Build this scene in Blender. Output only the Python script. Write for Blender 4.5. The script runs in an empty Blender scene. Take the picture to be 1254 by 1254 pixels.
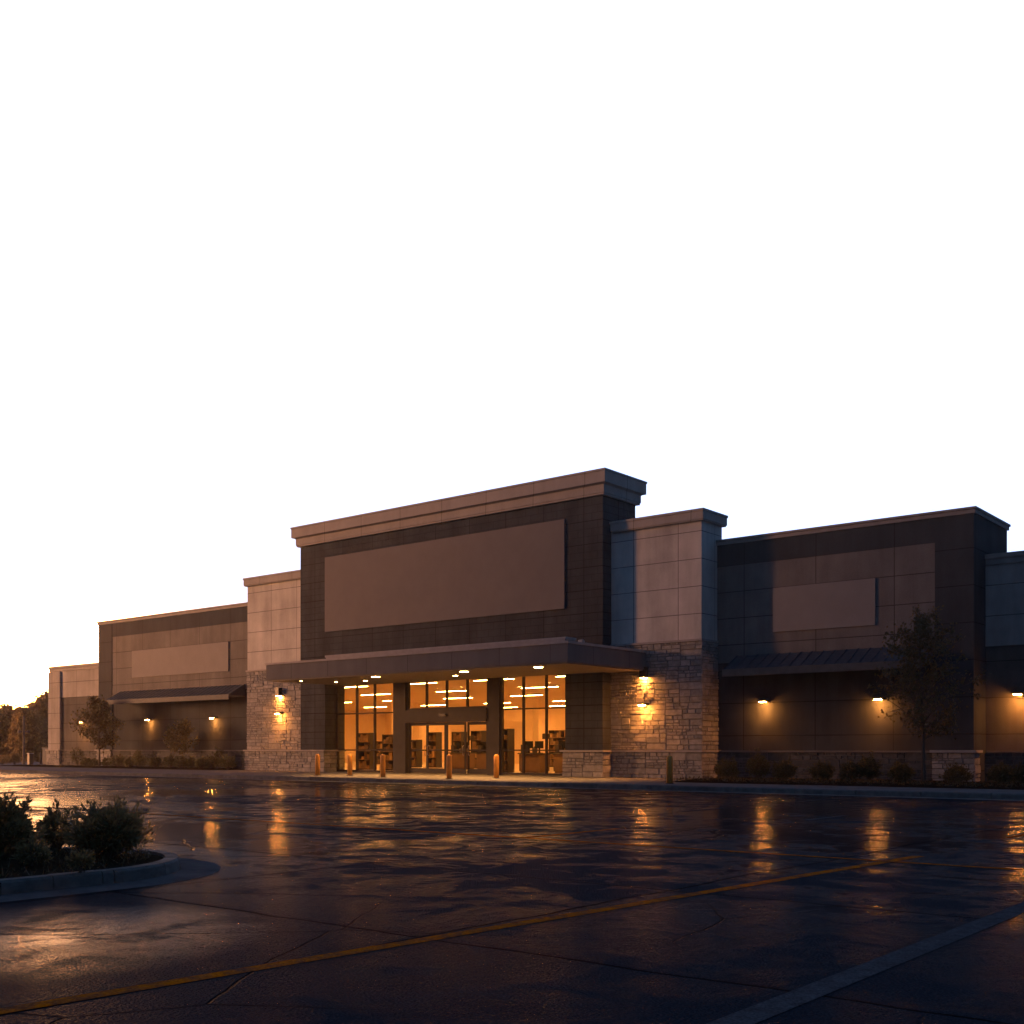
import bpy, math, random
from mathutils import Vector, Matrix
R = math.radians
S = bpy.context.scene
COL = S.collection

# ------------------------------------------------------------------ render / camera
S.render.engine = 'CYCLES'
S.cycles.use_denoising = True
S.cycles.max_bounces = 8
S.cycles.transparent_max_bounces = 12
S.cycles.sample_clamp_indirect = 6
S.cycles.caustics_reflective = False
S.cycles.caustics_refractive = False
S.cycles.volume_bounces = 1
S.view_settings.view_transform = 'Standard'
S.view_settings.look = 'None'
S.view_settings.exposure = 0.6
S.view_settings.gamma = 1
cam_d = bpy.data.cameras.new('camera')
cam = bpy.data.objects.new('camera', cam_d)
COL.objects.link(cam)
cam.location = (0, 0, 1.3)
cam.rotation_euler = (R(90), 0, math.atan2(0.6311, 0.7757))
cam_d.sensor_fit = 'HORIZONTAL'
cam_d.sensor_width = 36
cam_d.lens = 36 * 1370 / 1254
cam_d.shift_y = 290 / 1254
cam_d.clip_start = 0.1
cam_d.clip_end = 3000
S.camera = cam

# ------------------------------------------------------------------ materials
class NT:
    def __init__(s, name):
        s.m = bpy.data.materials.new(name); s.m.use_nodes = True
        s.t = s.m.node_tree; s.t.nodes.clear()
        s.out = s.n('ShaderNodeOutputMaterial')
    def n(s, typ, **kw):
        nd = s.t.nodes.new(typ)
        for k, v in kw.items(): setattr(nd, k, v)
        return nd
    def l(s, a, b): s.t.links.new(a, b)
    def put(s, sock, v):
        if hasattr(v, 'is_linked') or isinstance(v, bpy.types.NodeSocket): s.l(v, sock)
        else: sock.default_value = v
    def math(s, op, a, b=None, clamp=False):
        nd = s.n('ShaderNodeMath', operation=op, use_clamp=clamp)
        s.put(nd.inputs[0], a)
        if b is not None: s.put(nd.inputs[1], b)
        return nd.outputs[0]
    def mix(s, f, a, b, mode='MIX'):
        nd = s.n('ShaderNodeMix', data_type='RGBA', blend_type=mode)
        s.put(nd.inputs['Factor'], f)
        s.put(nd.inputs[6], a); s.put(nd.inputs[7], b)
        return nd.outputs[2]
    def pos(s, scale=(1, 1, 1), obj=False):
        g = s.n('ShaderNodeTexCoord').outputs['Object'] if obj else s.n('ShaderNodeNewGeometry').outputs['Position']
        mp = s.n('ShaderNodeMapping'); mp.inputs['Scale'].default_value = scale
        s.l(g, mp.inputs['Vector']); return mp.outputs[0]
    def noise(s, vec, scale, detail=4, rough=.55, dist=0):
        nd = s.n('ShaderNodeTexNoise'); s.l(vec, nd.inputs['Vector'])
        nd.inputs['Scale'].default_value = scale; nd.inputs['Detail'].default_value = detail
        nd.inputs['Roughness'].default_value = rough; nd.inputs['Distortion'].default_value = dist
        return nd.outputs[0]
    def ramp(s, f, stops):
        nd = s.n('ShaderNodeValToRGB'); s.l(f, nd.inputs[0])
        e = nd.color_ramp.elements
        while len(e) < len(stops): e.new(.5)
        for q, (p, c) in zip(e, stops):
            q.position = p; q.color = c if len(c) == 4 else (*c, 1)
        return nd.outputs[0]
    def mrange(s, v, a, b, c, d):
        nd = s.n('ShaderNodeMapRange'); s.put(nd.inputs[0], v)
        for i, q in enumerate((a, b, c, d)): nd.inputs[i + 1].default_value = q
        return nd.outputs[0]
    def bump(s, h, strength, dist, normal=None):
        nd = s.n('ShaderNodeBump'); s.l(h, nd.inputs['Height'])
        nd.inputs['Strength'].default_value = strength; nd.inputs['Distance'].default_value = dist
        if normal is not None: s.l(normal, nd.inputs['Normal'])
        return nd.outputs[0]
    def pbsdf(s, col, rough, spec=.5, metal=0, normal=None):
        p = s.n('ShaderNodeBsdfPrincipled')
        s.put(p.inputs['Base Color'], col); s.put(p.inputs['Roughness'], rough)
        p.inputs['Specular IOR Level'].default_value = spec; p.inputs['Metallic'].default_value = metal
        if normal is not None: s.l(normal, p.inputs['Normal'])
        return p
    def done(s, sh):
        s.l(sh, s.out.inputs[0]); return s.m
def c4(c): return (c[0], c[1], c[2], 1)
def sc(c, k): return (c[0] * k, c[1] * k, c[2] * k, 1)

def joint_mask(t, period_h, off_h, period_z, off_z, w, stagger=False):
    """dark grooves between wall panels; h runs along x or y, whichever the wall follows"""
    g = t.n('ShaderNodeNewGeometry').outputs['Position']
    sx = t.n('ShaderNodeSeparateXYZ'); t.l(g, sx.inputs[0])
    h = t.math('ADD', sx.outputs[0], sx.outputs[1]); z = sx.outputs[2]
    zz = t.math('DIVIDE', t.math('SUBTRACT', z, off_z), period_z)
    hh = t.math('DIVIDE', t.math('SUBTRACT', h, off_h), period_h)
    if stagger:
        row = t.math('FLOOR', zz)
        hh = t.math('ADD', hh, t.math('MULTIPLY', t.math('FRACT', t.math('MULTIPLY', row, .5)), .85))
    def line(v, per):
        f = t.math('FRACT', v)
        d = t.math('MINIMUM', f, t.math('SUBTRACT', 1.0, f))
        return t.math('LESS_THAN', t.math('MULTIPLY', d, per), w)
    return t.math('MAXIMUM', line(hh, period_h), line(zz, period_z))

def wall_mat(name, col, ph=3.2, oh=0, pz=1.25, oz=0.15, w=.018, rough=.85, rockface=0.0, stagger=False, mottled=.25, sub=0):
    t = NT(name)
    p = t.pos()
    j = joint_mask(t, ph, oh, pz, oz, w, stagger)
    n1 = t.noise(p, .7, 5, .6)
    n2 = t.noise(t.pos((1.6, 1.6, .22)), 1.0, 4, .6)
    v = t.mrange(t.math('ADD', n1, n2), .7, 1.3, 1 - mottled, 1 + mottled)
    c = t.mix(1, c4(col), v, 'MULTIPLY')
    grain = t.noise(p, 55, 3, .6)
    c = t.mix(.35, c, t.mix(1, c, t.mrange(grain, .3, .7, .6, 1.4), 'MULTIPLY'))
    if sub:
        j2 = joint_mask(t, ph / 3, oh, pz / 3, oz, .011, True)
        c = t.mix(t.math('MULTIPLY', j2, sub), c, sc(col, .35))
    c = t.mix(j, c, sc(col, .38))
    if sub: j = t.math('MAXIMUM', j, t.math('MULTIPLY', j2, .5))
    hgt = t.math('ADD', t.math('MULTIPLY', t.noise(p, 5, 6, .7), .5 + rockface * 2), t.math('MULTIPLY', grain, .25))
    hgt = t.math('SUBTRACT', hgt, t.math('MULTIPLY', j, 1.2))
    nrm = t.bump(hgt, .55, .02 + rockface * .03)
    return t.done(t.pbsdf(c, rough, .04, 0, nrm).outputs[0])

def plain_mat(name, col, rough=.6, metal=0, spec=.4, var=.15, scale=3, obj=False, bump=.15):
    t = NT(name); p = t.pos(obj=obj)
    n = t.noise(p, scale, 5, .6)
    c = t.mix(1, c4(col), t.mrange(n, .25, .75, 1 - var, 1 + var), 'MULTIPLY')
    r = t.mrange(t.noise(p, scale * 3, 3), .2, .8, max(.02, rough - .12), min(1, rough + .12))
    return t.done(t.pbsdf(c, r, spec, metal, t.bump(t.noise(p, 30, 4), bump, .01)).outputs[0])

def stone_mat(name, cols, rough=.9):
    t = NT(name); p = t.pos()
    rnd = t.n('ShaderNodeNewGeometry').outputs['Random Per Island']
    k = len(cols)
    c = t.ramp(rnd, [(i / (k - 1), q) for i, q in enumerate(cols)])
    n = t.noise(p, 4.5, 6, .65)
    c = t.mix(1, c, t.mrange(n, .25, .75, .65, 1.35), 'MULTIPLY')
    h = t.math('ADD', t.noise(t.pos((1, 1, 2.2)), 9, 7, .7), t.math('MULTIPLY', t.noise(p, 40, 3), .3))
    return t.done(t.pbsdf(c, rough, .04, 0, t.bump(h, .7, .035)).outputs[0])

def emit_mat(name, col, strength):
    t = NT(name); e = t.n('ShaderNodeEmission')
    e.inputs[0].default_value = c4(col); e.inputs[1].default_value = strength
    return t.done(e.outputs[0])

def leaf_mat(name, cols, trans=.3, rough=.5):
    t = NT(name)
    rnd = t.n('ShaderNodeNewGeometry').outputs['Random Per Island']
    k = len(cols)
    c = t.ramp(rnd, [(i / (k - 1), q) for i, q in enumerate(cols)])
    p = t.pbsdf(c, rough, .3)
    tr = t.n('ShaderNodeBsdfTranslucent'); t.l(c, tr.inputs[0])
    m = t.n('ShaderNodeMixShader'); m.inputs[0].default_value = trans
    t.l(p.outputs[0], m.inputs[1]); t.l(tr.outputs[0], m.inputs[2])
    return t.done(m.outputs[0])

def glass_mat(name):
    t = NT(name)
    tr = t.n('ShaderNodeBsdfTransparent'); tr.inputs[0].default_value = (.93, .93, .9, 1)
    gl = t.n('ShaderNodeBsdfGlossy'); gl.inputs['Roughness'].default_value = .02
    gl.inputs[0].default_value = (.9, .9, .9, 1)
    lw = t.n('ShaderNodeFresnel'); lw.inputs[0].default_value = 1.45
    m = t.n('ShaderNodeMixShader'); t.l(lw.outputs[0], m.inputs[0])
    t.l(tr.outputs[0], m.inputs[1]); t.l(gl.outputs[0], m.inputs[2])
    return t.done(m.outputs[0])

def asphalt_mat():
    t = NT('wet_asphalt'); p = t.pos()
    big = t.noise(p, .16, 3, .5, .4)                             # where water films lie
    mid = t.noise(p, 1.5, 7, .68, .5)
    wet = t.mrange(t.math('ADD', t.math('MULTIPLY', big, .5), t.math('MULTIPLY', mid, .5)), .445, .52, 0, 1)
    sy = t.n('ShaderNodeSeparateXYZ'); t.l(p, sy.inputs[0])
    near = t.mrange(sy.outputs[1], 3, 9, .3, 1)                # the stalls near the island have dried more
    wet = t.math('MULTIPLY', wet, near)
    dv = t.n('ShaderNodeVectorMath', operation='DISTANCE'); t.l(p, dv.inputs[0]); dv.inputs[1].default_value = (-7.5, 3.9, 0)
    pud = t.math('MULTIPLY', t.mrange(dv.outputs['Value'], 1.7, .4, 0, 1), t.mrange(mid, .40, .52, .25, 1))   # a shallow puddle near the island
    wet = t.math('MAXIMUM', wet, t.math('MULTIPLY', pud, .8))
    fine = t.noise(p, 60, 3, .6)
    vor = t.n('ShaderNodeTexVoronoi', feature='F1'); t.l(p, vor.inputs['Vector']); vor.inputs['Scale'].default_value = 55
    curl = t.noise(p, 13, 3, .55, 2.2)
    # slab joints and sealed cracks
    g = t.n('ShaderNodeNewGeometry').outputs['Position']
    warp = t.n('ShaderNodeVectorMath', operation='ADD'); t.l(g, warp.inputs[0])
    nz = t.n('ShaderNodeTexNoise'); t.l(g, nz.inputs['Vector']); nz.inputs['Scale'].default_value = .8; nz.inputs['Detail'].default_value = 5
    sv = t.n('ShaderNodeVectorMath', operation='SCALE'); t.l(nz.outputs['Color'], sv.inputs[0]); sv.inputs['Scale'].default_value = .22
    t.l(sv.outputs[0], warp.inputs[1])
    sx = t.n('ShaderNodeSeparateXYZ'); t.l(warp.outputs[0], sx.inputs[0])
    def line(v, per, off, w):
        f = t.math('FRACT', t.math('DIVIDE', t.math('ADD', v, off), per))
        d = t.math('MULTIPLY', t.math('MINIMUM', f, t.math('SUBTRACT', 1.0, f)), per)
        return t.mrange(d, w * .4, w, 1, 0)
    j = t.math('MAXIMUM', line(sx.outputs[0], 3.9, 1.35, .020), line(sx.outputs[1], 3.3, .9, .020))
    cv = t.n('ShaderNodeTexVoronoi', feature='DISTANCE_TO_EDGE'); t.l(warp.outputs[0], cv.inputs['Vector']); cv.inputs['Scale'].default_value = .42
    crack = t.math('MULTIPLY', t.mrange(cv.outputs['Distance'], .0015, .005, 1, 0), t.mrange(big, .46, .56, 0, .8))
    j = t.math('MAXIMUM', j, crack)
    c = t.mix(wet, (.014, .020, .029, 1), (.007, .011, .017, 1))
    c = t.mix(1, c, t.mrange(fine, .3, .7, .55, 1.45), 'MULTIPLY')
    c = t.mix(j, c, (.006, .006, .007, 1))
    h = t.math('ADD', t.math('MULTIPLY', curl, .55), t.math('MULTIPLY', vor.outputs['Distance'], .5))
    h = t.math('ADD', h, t.math('MULTIPLY', fine, .25))
    dry = t.math('SUBTRACT', 1.0, t.math('MULTIPLY', wet, .93))
    h = t.math('MULTIPLY', h, dry)
    h = t.math('SUBTRACT', h, t.math('MULTIPLY', j, 1.0))
    n0 = t.bump(t.noise(p, 3.4, 6, .68), 1.0, .0036)     # shallow undulation
    nrm = t.bump(h, 1.0, .022, n0)
    dif = t.n('ShaderNodeBsdfDiffuse'); t.l(c, dif.inputs[0]); t.l(nrm, dif.inputs['Normal'])
    gl = t.n('ShaderNodeBsdfGlossy'); t.l(nrm, gl.inputs['Normal'])
    t.l(t.mrange(wet, 0, 1, .20, .07), gl.inputs['Roughness'])
    gl.inputs[0].default_value = (1, 1, 1, 1)
    lw = t.n('ShaderNodeLayerWeight'); lw.inputs['Blend'].default_value = .5; half = t.n('ShaderNodeMix', data_type='VECTOR'); half.inputs['Factor'].default_value = .55
    t.l(t.n('ShaderNodeNewGeometry').outputs['Normal'], half.inputs[4]); t.l(nrm, half.inputs[5]); t.l(half.outputs[1], lw.inputs['Normal'])
    fr = t.math('MULTIPLY', t.math('POWER', lw.outputs['Facing'], 19.0), 1.0)
    fr = t.math('MULTIPLY', fr, t.math('ADD', t.math('MULTIPLY', pud, 5.0), t.mrange(near, .3, 1, .35, 1)))
    fr = t.math('MULTIPLY', fr, t.mrange(wet, 0, 1, .06, 1.25))
    fr = t.math('MULTIPLY', fr, t.math('SUBTRACT', 1.0, t.math('MULTIPLY', j, .8)), True)
    m = t.n('ShaderNodeMixShader'); t.l(fr, m.inputs[0]); t.l(dif.outputs[0], m.inputs[1]); t.l(gl.outputs[0], m.inputs[2])
    return t.done(m.outputs[0])

def paint_mat(name, col):
    t = NT(name); p = t.pos()
    wear = t.mrange(t.noise(p, 7, 7, .7), .38, .62, .25, 1)
    grain = t.noise(p, 60, 3)
    c = t.mix(wear, (.03, .03, .034, 1), c4(col))
    c = t.mix(1, c, t.mrange(grain, .3, .7, .6, 1.4), 'MULTIPLY')
    return t.done(t.pbsdf(c, .7, 0, 0, t.bump(t.noise(p, 40, 4), .5, .01)).outputs[0])

M = {}
M['dark_block'] = wall_mat('dark_block_wall', (.047, .049, .055), 2.05, .4, .93, .27, .016, rockface=.8, mottled=.3, sub=.55)
M['pier'] = wall_mat('pale_panel_wall', (.40, .375, .35), 2.05, .95, 1.05, .17, .014)
M['wing_light'] = wall_mat('tan_panel_wall', (.13, .12, .115), 2.9, 1.3, 1.02, .21, .015)
M['wing_dark'] = wall_mat('charcoal_panel_wall', (.039, .042, .049), 2.9, 1.3, 1.25, .55, .015)
M['far_light'] = wall_mat('cream_panel_wall', (.27, .25, .235), 3.1, .5, 1.05, .6, .015)
M['far_dark'] = wall_mat('grey_panel_wall', (.08, .075, .073), 3.1, .5, 1.25, .55, .015)
M['tower_sign'] = plain_mat('brown_sign_board', (.155, .14, .135), .8, spec=.03, var=.06, scale=1.5, bump=.02)
M['wing_sign'] = plain_mat('beige_sign_board', (.20, .185, .18), .8, spec=.03, var=.06, scale=1.5, bump=.02)
M['cornice'] = wall_mat('cornice_stucco', (.30, .27, .25), 2.6, .2, 40, -3, .012, mottled=.12)
M['coping'] = plain_mat('metal_coping', (.24, .215, .20), .7, 0, .05)
M['canopy'] = wall_mat('canopy_metal_panel', (.145, .135, .13), 2.4, .6, 40, -3, .01, rough=.7, mottled=.12)
M['soffit'] = plain_mat('soffit_panel', (.14, .12, .10), .7)
M['trim'] = plain_mat('pale_trim_metal', (.34, .30, .275), .6, 0, .08)
M['stone'] = stone_mat('ledge_stone', [(.20, .19, .18), (.27, .25, .235), (.23, .215, .205), (.30, .275, .255), (.18, .175, .17), (.26, .245, .235)])
M['stone_dark'] = stone_mat('plinth_stone', [(.065, .063, .061), (.10, .094, .09), (.08, .078, .075), (.055, .055, .055)])
M['mortar'] = plain_mat('mortar', (.12, .115, .11), .95, scale=8)
M['cap_stone'] = plain_mat('cap_stone', (.28, .255, .24), .9, 0, .03)
M['cap_dark'] = plain_mat('plinth_cap_stone', (.13, .12, .115), .9, 0, .03)
M['awning'] = plain_mat('awning_seam_metal', (.040, .048, .062), .5, 0, .12, var=.1)
M['awning_trim'] = plain_mat('awning_fascia', (.10, .095, .09), .6, 0, .04)
M['frame'] = plain_mat('bronze_window_frame', (.045, .038, .036), .6, 0, .04, var=.08)
M['frame_l'] = plain_mat('aluminium_frame', (.05, .044, .042), .6, 0, .04, var=.08)
M['glass'] = glass_mat('window_glass')
M['int_wall'] = plain_mat('interior_wall_paint', (.72, .56, .38), .9, var=.05)
M['int_ceil'] = plain_mat('interior_ceiling_tile', (.66, .53, .38), .95, var=.05)
M['int_floor'] = plain_mat('interior_floor', (.50, .38, .25), .35, var=.08)
M['int_dark'] = plain_mat('dark_fixture', (.05, .04, .035), .6, obj=True)
M['int_mid'] = plain_mat('brown_fixture', (.16, .10, .06), .6, obj=True)
M['goods'] = stone_mat('merchandise_cartons', [(.05, .04, .03), (.20, .12, .06), (.10, .07, .05), (.35, .22, .10), (.06, .05, .05)], .6)
M['screen'] = plain_mat('dead_screen', (.02, .02, .02), .2)
M['strip'] = emit_mat('ceiling_strip_glow', (1.0, .43, .09), 140)
M['down'] = emit_mat('downlight_glow', (1.0, .45, .12), 130)
M['lens'] = emit_mat('lamp_lens_glow', (1.0, .34, .055), 420)
M['lamp_body'] = plain_mat('lamp_housing', (.03, .028, .027), .45, .6, obj=True)
M['bollard'] = plain_mat('bollard_yellow', (.50, .22, .035), .5, var=.2, scale=6, obj=True)
M['conc'] = plain_mat('sidewalk_concrete', (.15, .145, .142), .8, spec=0, var=.22, scale=1.3)
M['kerb'] = stone_mat('kerb_concrete', [(.10, .096, .09), (.125, .12, .113), (.09, .087, .083)])
M['soil'] = plain_mat('mulch_soil', (.020, .015, .010), .95, spec=0, var=.5, scale=14, bump=1.0)
M['gutter'] = plain_mat('wet_gutter', (.062, .064, .068), .8, spec=0, var=.3)
M['asphalt'] = asphalt_mat()
M['yellow'] = paint_mat('yellow_line_paint', (.33, .095, .002))
M['white'] = paint_mat('white_line_paint', (.045, .055, .066))
M['bark'] = plain_mat('bark', (.075, .055, .042), .9, scale=12, obj=True, bump=.8)
M['leaf_tree'] = leaf_mat('tree_leaf', [(.055, .055, .022), (.095, .075, .028), (.065, .060, .028), (.14, .085, .026)])
M['leaf_shrub'] = leaf_mat('shrub_leaf', [(.045, .055, .024), (.085, .080, .030), (.06, .062, .028), (.13, .095, .036)], .35, .38)
M['leaf_island'] = leaf_mat('island_leaf', [(.07, .07, .03), (.12, .10, .04), (.085, .08, .035), (.19, .13, .05)], .5, .4)
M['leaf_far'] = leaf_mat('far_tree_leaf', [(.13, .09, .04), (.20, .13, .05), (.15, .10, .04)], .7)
M['grass'] = leaf_mat('grass_blade', [(.035, .035, .014), (.07, .055, .022), (.05, .042, .018)], .3)
M['roof'] = plain_mat('roof_membrane', (.12, .12, .12), .9)
M['pole'] = plain_mat('pole_metal', (.09, .06, .045), .6, 0, obj=True)
M['block'] = plain_mat('grey_block', (.09, .088, .088), .9)

# ------------------------------------------------------------------ geometry helpers
class MB:
    def __init__(s): s.v = []; s.f = []; s.mi = []
    def add(s, vs, fs, mi=0):
        b = len(s.v); s.v += [tuple(q) for q in vs]
        s.f += [tuple(b + i for i in f) for f in fs]; s.mi += [mi] * len(fs)
    def box(s, x0, x1, y0, y1, z0, z1, mi=0):
        s.add([(x0, y0, z0), (x1, y0, z0), (x1, y1, z0), (x0, y1, z0), (x0, y0, z1), (x1, y0, z1), (x1, y1, z1), (x0, y1, z1)],
              [(0, 3, 2, 1), (4, 5, 6, 7), (0, 1, 5, 4), (1, 2, 6, 5), (2, 3, 7, 6), (3, 0, 4, 7)], mi)
    def bbox(s, x0, x1, y0, y1, z0, z1, b=.02, mi=0):
        """box with chamfered vertical and top edges"""
        L = [(z0, 0), (z1 - b, 0), (z1, b)]
        def ring(z, o):
            a, c, d, e = x0 + o, x1 - o, y0 + o, y1 - o
            return [(a + b, d, z), (c - b, d, z), (c, d + b, z), (c, e - b, z), (c - b, e, z), (a + b, e, z), (a, e - b, z), (a, d + b, z)]
        vs = []
        for z, o in L: vs += ring(z, o)
        fs = [tuple(range(7, -1, -1)), tuple(16 + i for i in range(8))]
        for k in range(2):
            for i in range(8):
                fs.append((k * 8 + i, k * 8 + (i + 1) % 8, k * 8 + 8 + (i + 1) % 8, k * 8 + 8 + i))
        s.add(vs, fs, mi)
    def rings(s, x0, x1, y0, y1, prof, mi=0):
        """rectangular moulding: profile of (overhang, z) from bottom to top, closed"""
        vs = []
        for o, z in prof: vs += [(x0 - o, y0 - o, z), (x1 + o, y0 - o, z), (x1 + o, y1 + o, z), (x0 - o, y1 + o, z)]
        fs = [(3, 2, 1, 0)]
        for k in range(len(prof) - 1):
            for i in range(4):
                fs.append((k * 4 + i, k * 4 + (i + 1) % 4, k * 4 + 4 + (i + 1) % 4, k * 4 + 4 + i))
        k = (len(prof) - 1) * 4
        fs.append((k, k + 1, k + 2, k + 3)); s.add(vs, fs, mi)
    def prism(s, poly, axis, a, b, mi=0):
        n = len(poly); vs = []
        for q in (a, b):
            for u, w in poly:
                vs.append((q, u, w) if axis == 'x' else (u, q, w) if axis == 'y' else (u, w, q))
        fs = [tuple(range(n - 1, -1, -1)), tuple(range(n, 2 * n))]
        fs += [(i, (i + 1) % n, n + (i + 1) % n, n + i) for i in range(n)]
        s.add(vs, fs, mi)
    def tube(s, pts, rad, n=8, cap=True, mi=0):
        vs = []; P = [Vector(q) for q in pts]
        for i, q in enumerate(P):
            d = (P[min(i + 1, len(P) - 1)] - P[max(i - 1, 0)]).normalized()
            a = d.cross(Vector((0, 0, 1)))
            if a.length < .05: a = d.cross(Vector((1, 0, 0)))
            a.normalize(); b = d.cross(a)
            for k in range(n):
                t = 2 * math.pi * k / n
                vs.append(q + (a * math.cos(t) + b * math.sin(t)) * rad[i])
        fs = []
        for i in range(len(P) - 1):
            for k in range(n):
                fs.append((i * n + k, i * n + (k + 1) % n, (i + 1) * n + (k + 1) % n, (i + 1) * n + k))
        if cap: fs += [tuple(range(n - 1, -1, -1)), tuple((len(P) - 1) * n + k for k in range(n))]
        s.add(vs, fs, mi)
    def build(s, name, mat, parent=None, smooth=False):
        me = bpy.data.meshes.new(name)
        me.from_pydata(s.v, [], s.f)
        mats = mat if isinstance(mat, (list, tuple)) else [mat]
        for m in mats: me.materials.append(M[m] if isinstance(m, str) else m)
        if len(mats) > 1: me.polygons.foreach_set('material_index', s.mi)
        if smooth: me.polygons.foreach_set('use_smooth', [True] * len(me.polygons))
        me.update()
        o = bpy.data.objects.new(name, me); COL.objects.link(o)
        if parent is not None:
            o.parent = parent
            w = Vector((0, 0, 0)); q = parent
            while q is not None: w += q.location; q = q.parent
            if not getattr(s, 'local', False): o.location = -w
        return o

def box(name, mat, parent, *a, b=None):
    m = MB()
    if b: m.bbox(*a, b=b)
    else: m.box(*a)
    return m.build(name, mat, parent)
def tag(o, label=None, cat=None, group=None, kind=None):
    if label: o['label'] = label
    if cat: o['category'] = cat
    if group: o['group'] = group
    if kind: o['kind'] = kind
    return o
def empty(name, loc, label, cat, group=None):
    o = bpy.data.objects.new(name, None); COL.objects.link(o); o.location = loc; o.empty_display_size = .2
    return tag(o, label, cat, group)
def struct(o): o['kind'] = 'structure'; return o
def copy_tree(o, parent=None):
    c = o.copy(); COL.objects.link(c)
    if parent is not None: c.parent = parent
    for ch in list(o.children): copy_tree(ch, c)
    return c

def stones(mb, u0, u1, z0, z1, place, rnd, smin=.16, smax=.95, dep=(.02, .06)):
    """random ashlar: split a rectangle until stones are stone-sized"""
    todo = [(u0, u1, z0, z1)]; out = []
    while todo:
        a, b, c, d = todo.pop()
        w, h = b - a, d - c
        if h > 1.0:
            t = c + h * rnd.uniform(.36, .64); todo += [(a, b, c, t), (a, b, t, d)]
        elif w > 1.9 and h > .45:
            t = a + w * rnd.uniform(.35, .65); todo += [(a, t, c, d), (t, b, c, d)]
        elif h > rnd.uniform(.17, .42):
            t = c + h * rnd.uniform(.36, .64); todo += [(a, b, c, t), (a, b, t, d)]
        elif w > h * rnd.uniform(2.0, 5.0):
            t = a + w * rnd.uniform(.3, .7); todo += [(a, t, c, d), (t, b, c, d)]
        else: out.append((a, b, c, d))
    for a, b, c, d in out:
        g = rnd.uniform(.005, .011); e = rnd.uniform(*dep); i = .012
        j = lambda: rnd.uniform(-.008, .012)
        base = [(a + g, c + g), (b - g, c + g), (b - g, d - g), (a + g, d - g)]
        top = [(a + g + i + j(), c + g + i + j()), (b - g - i - j(), c + g + i + j()), (b - g - i - j(), d - g - i - j()), (a + g + i + j(), d - g - i - j())]
        vs = [place(u, z, 0) for u, z in base] + [place(u, z, e * rnd.uniform(.8, 1.1)) for u, z in top]
        mb.add(vs, [(4, 5, 6, 7), (0, 1, 5, 4), (1, 2, 6, 5), (2, 3, 7, 6), (3, 0, 4, 7)])

def stone_wall(name, parent, x0, x1, y0, y1, z0, z1, seed, right=True, mat='stone', label=None):
    """veneer on the front (and right) face of a pier: mortar bed plus loose-laid stones"""
    rnd = random.Random(seed); mb = MB()
    mb.box(x0, x1, y0, y1, z0, z1, 1)
    s = MB(); stones(s, x0 - .04, x1 + (.05 if right else 0), z0, z1, lambda u, z, d: (u, y0 - d + .004, z), rnd)
    mb.add(s.v, s.f, 0)
    if right:
        s = MB(); stones(s, y0 - .03, y1, z0, z1, lambda u, z, d: (x1 + d - .004, u, z), rnd)
        mb.add(s.v, s.f, 0)
    return mb.build(name, [mat, 'mortar'], parent)

# ------------------------------------------------------------------ setting
GX0, GX1, GY0, GY1 = -330, 200, -240, 330
m = MB(); m.box(GX0, GX1, GY0, GY1, -.5, 0)
struct(m.build('parking_lot', 'asphalt'))
# painted lines: thin sheets a few millimetres above the asphalt
def line(name, mat, x0, x1, y0, y1, z=.004):
    m = MB(); n = max(1, int(max(x1 - x0, y1 - y0) / .8)); rnd = random.Random(int(x0 * 7 + y0 * 13))
    for i in range(n):
        if y1 - y0 > x1 - x0:
            a, b = y0 + (y1 - y0) * i / n, y0 + (y1 - y0) * (i + 1) / n
            m.add([(x0, a, z), (x1, a, z), (x1, b, z), (x0, b, z)], [(0, 1, 2, 3)])
        else:
            a, b = x0 + (x1 - x0) * i / n, x0 + (x1 - x0) * (i + 1) / n
            m.add([(a, y0, z), (b, y0, z), (b, y1, z), (a, y1, z)], [(0, 1, 2, 3)])
    return struct(m.build(name, mat))
def slant(name, mat, xa, ya, xb, yb, w, z=.004):
    d = Vector((xb - xa, yb - ya)).normalized(); n = Vector((-d.y, d.x)) * w / 2
    m = MB(); m.add([(xa + n.x, ya + n.y, z), (xa - n.x, ya - n.y, z), (xb - n.x, yb - n.y, z), (xb + n.x, yb + n.y, z)], [(3, 2, 1, 0)])
    return struct(m.build(name, mat))
slant('yellow_parking_line', 'yellow', -5.55, 1.2, -4.72, 13.6, .13)
line('white_parking_line', 'white', -2.62, -2.44, .5, 12.0)
line('yellow_aisle_line', 'yellow', -34, -1.0, 12.66, 12.76, .008)
for x in (-8.75, -11.9, -15.2): line('faded_stall_line', 'white', x, x + .10, 19.2 if x > -10 else 25.8, 21.0 if x > -10 else 28.6)
line('faded_stall_line', 'white', -11.95, -11.83, 20.1, 22.0)
line('faded_stall_line', 'white', -6.4, -2.0, 18.75, 18.85)
line('faded_stall_line', 'yellow', -4.72, -4.62, 17.2, 18.4)
line('faded_stall_line', 'yellow', -10.2, -10.1, 12.8, 15.2)
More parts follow.
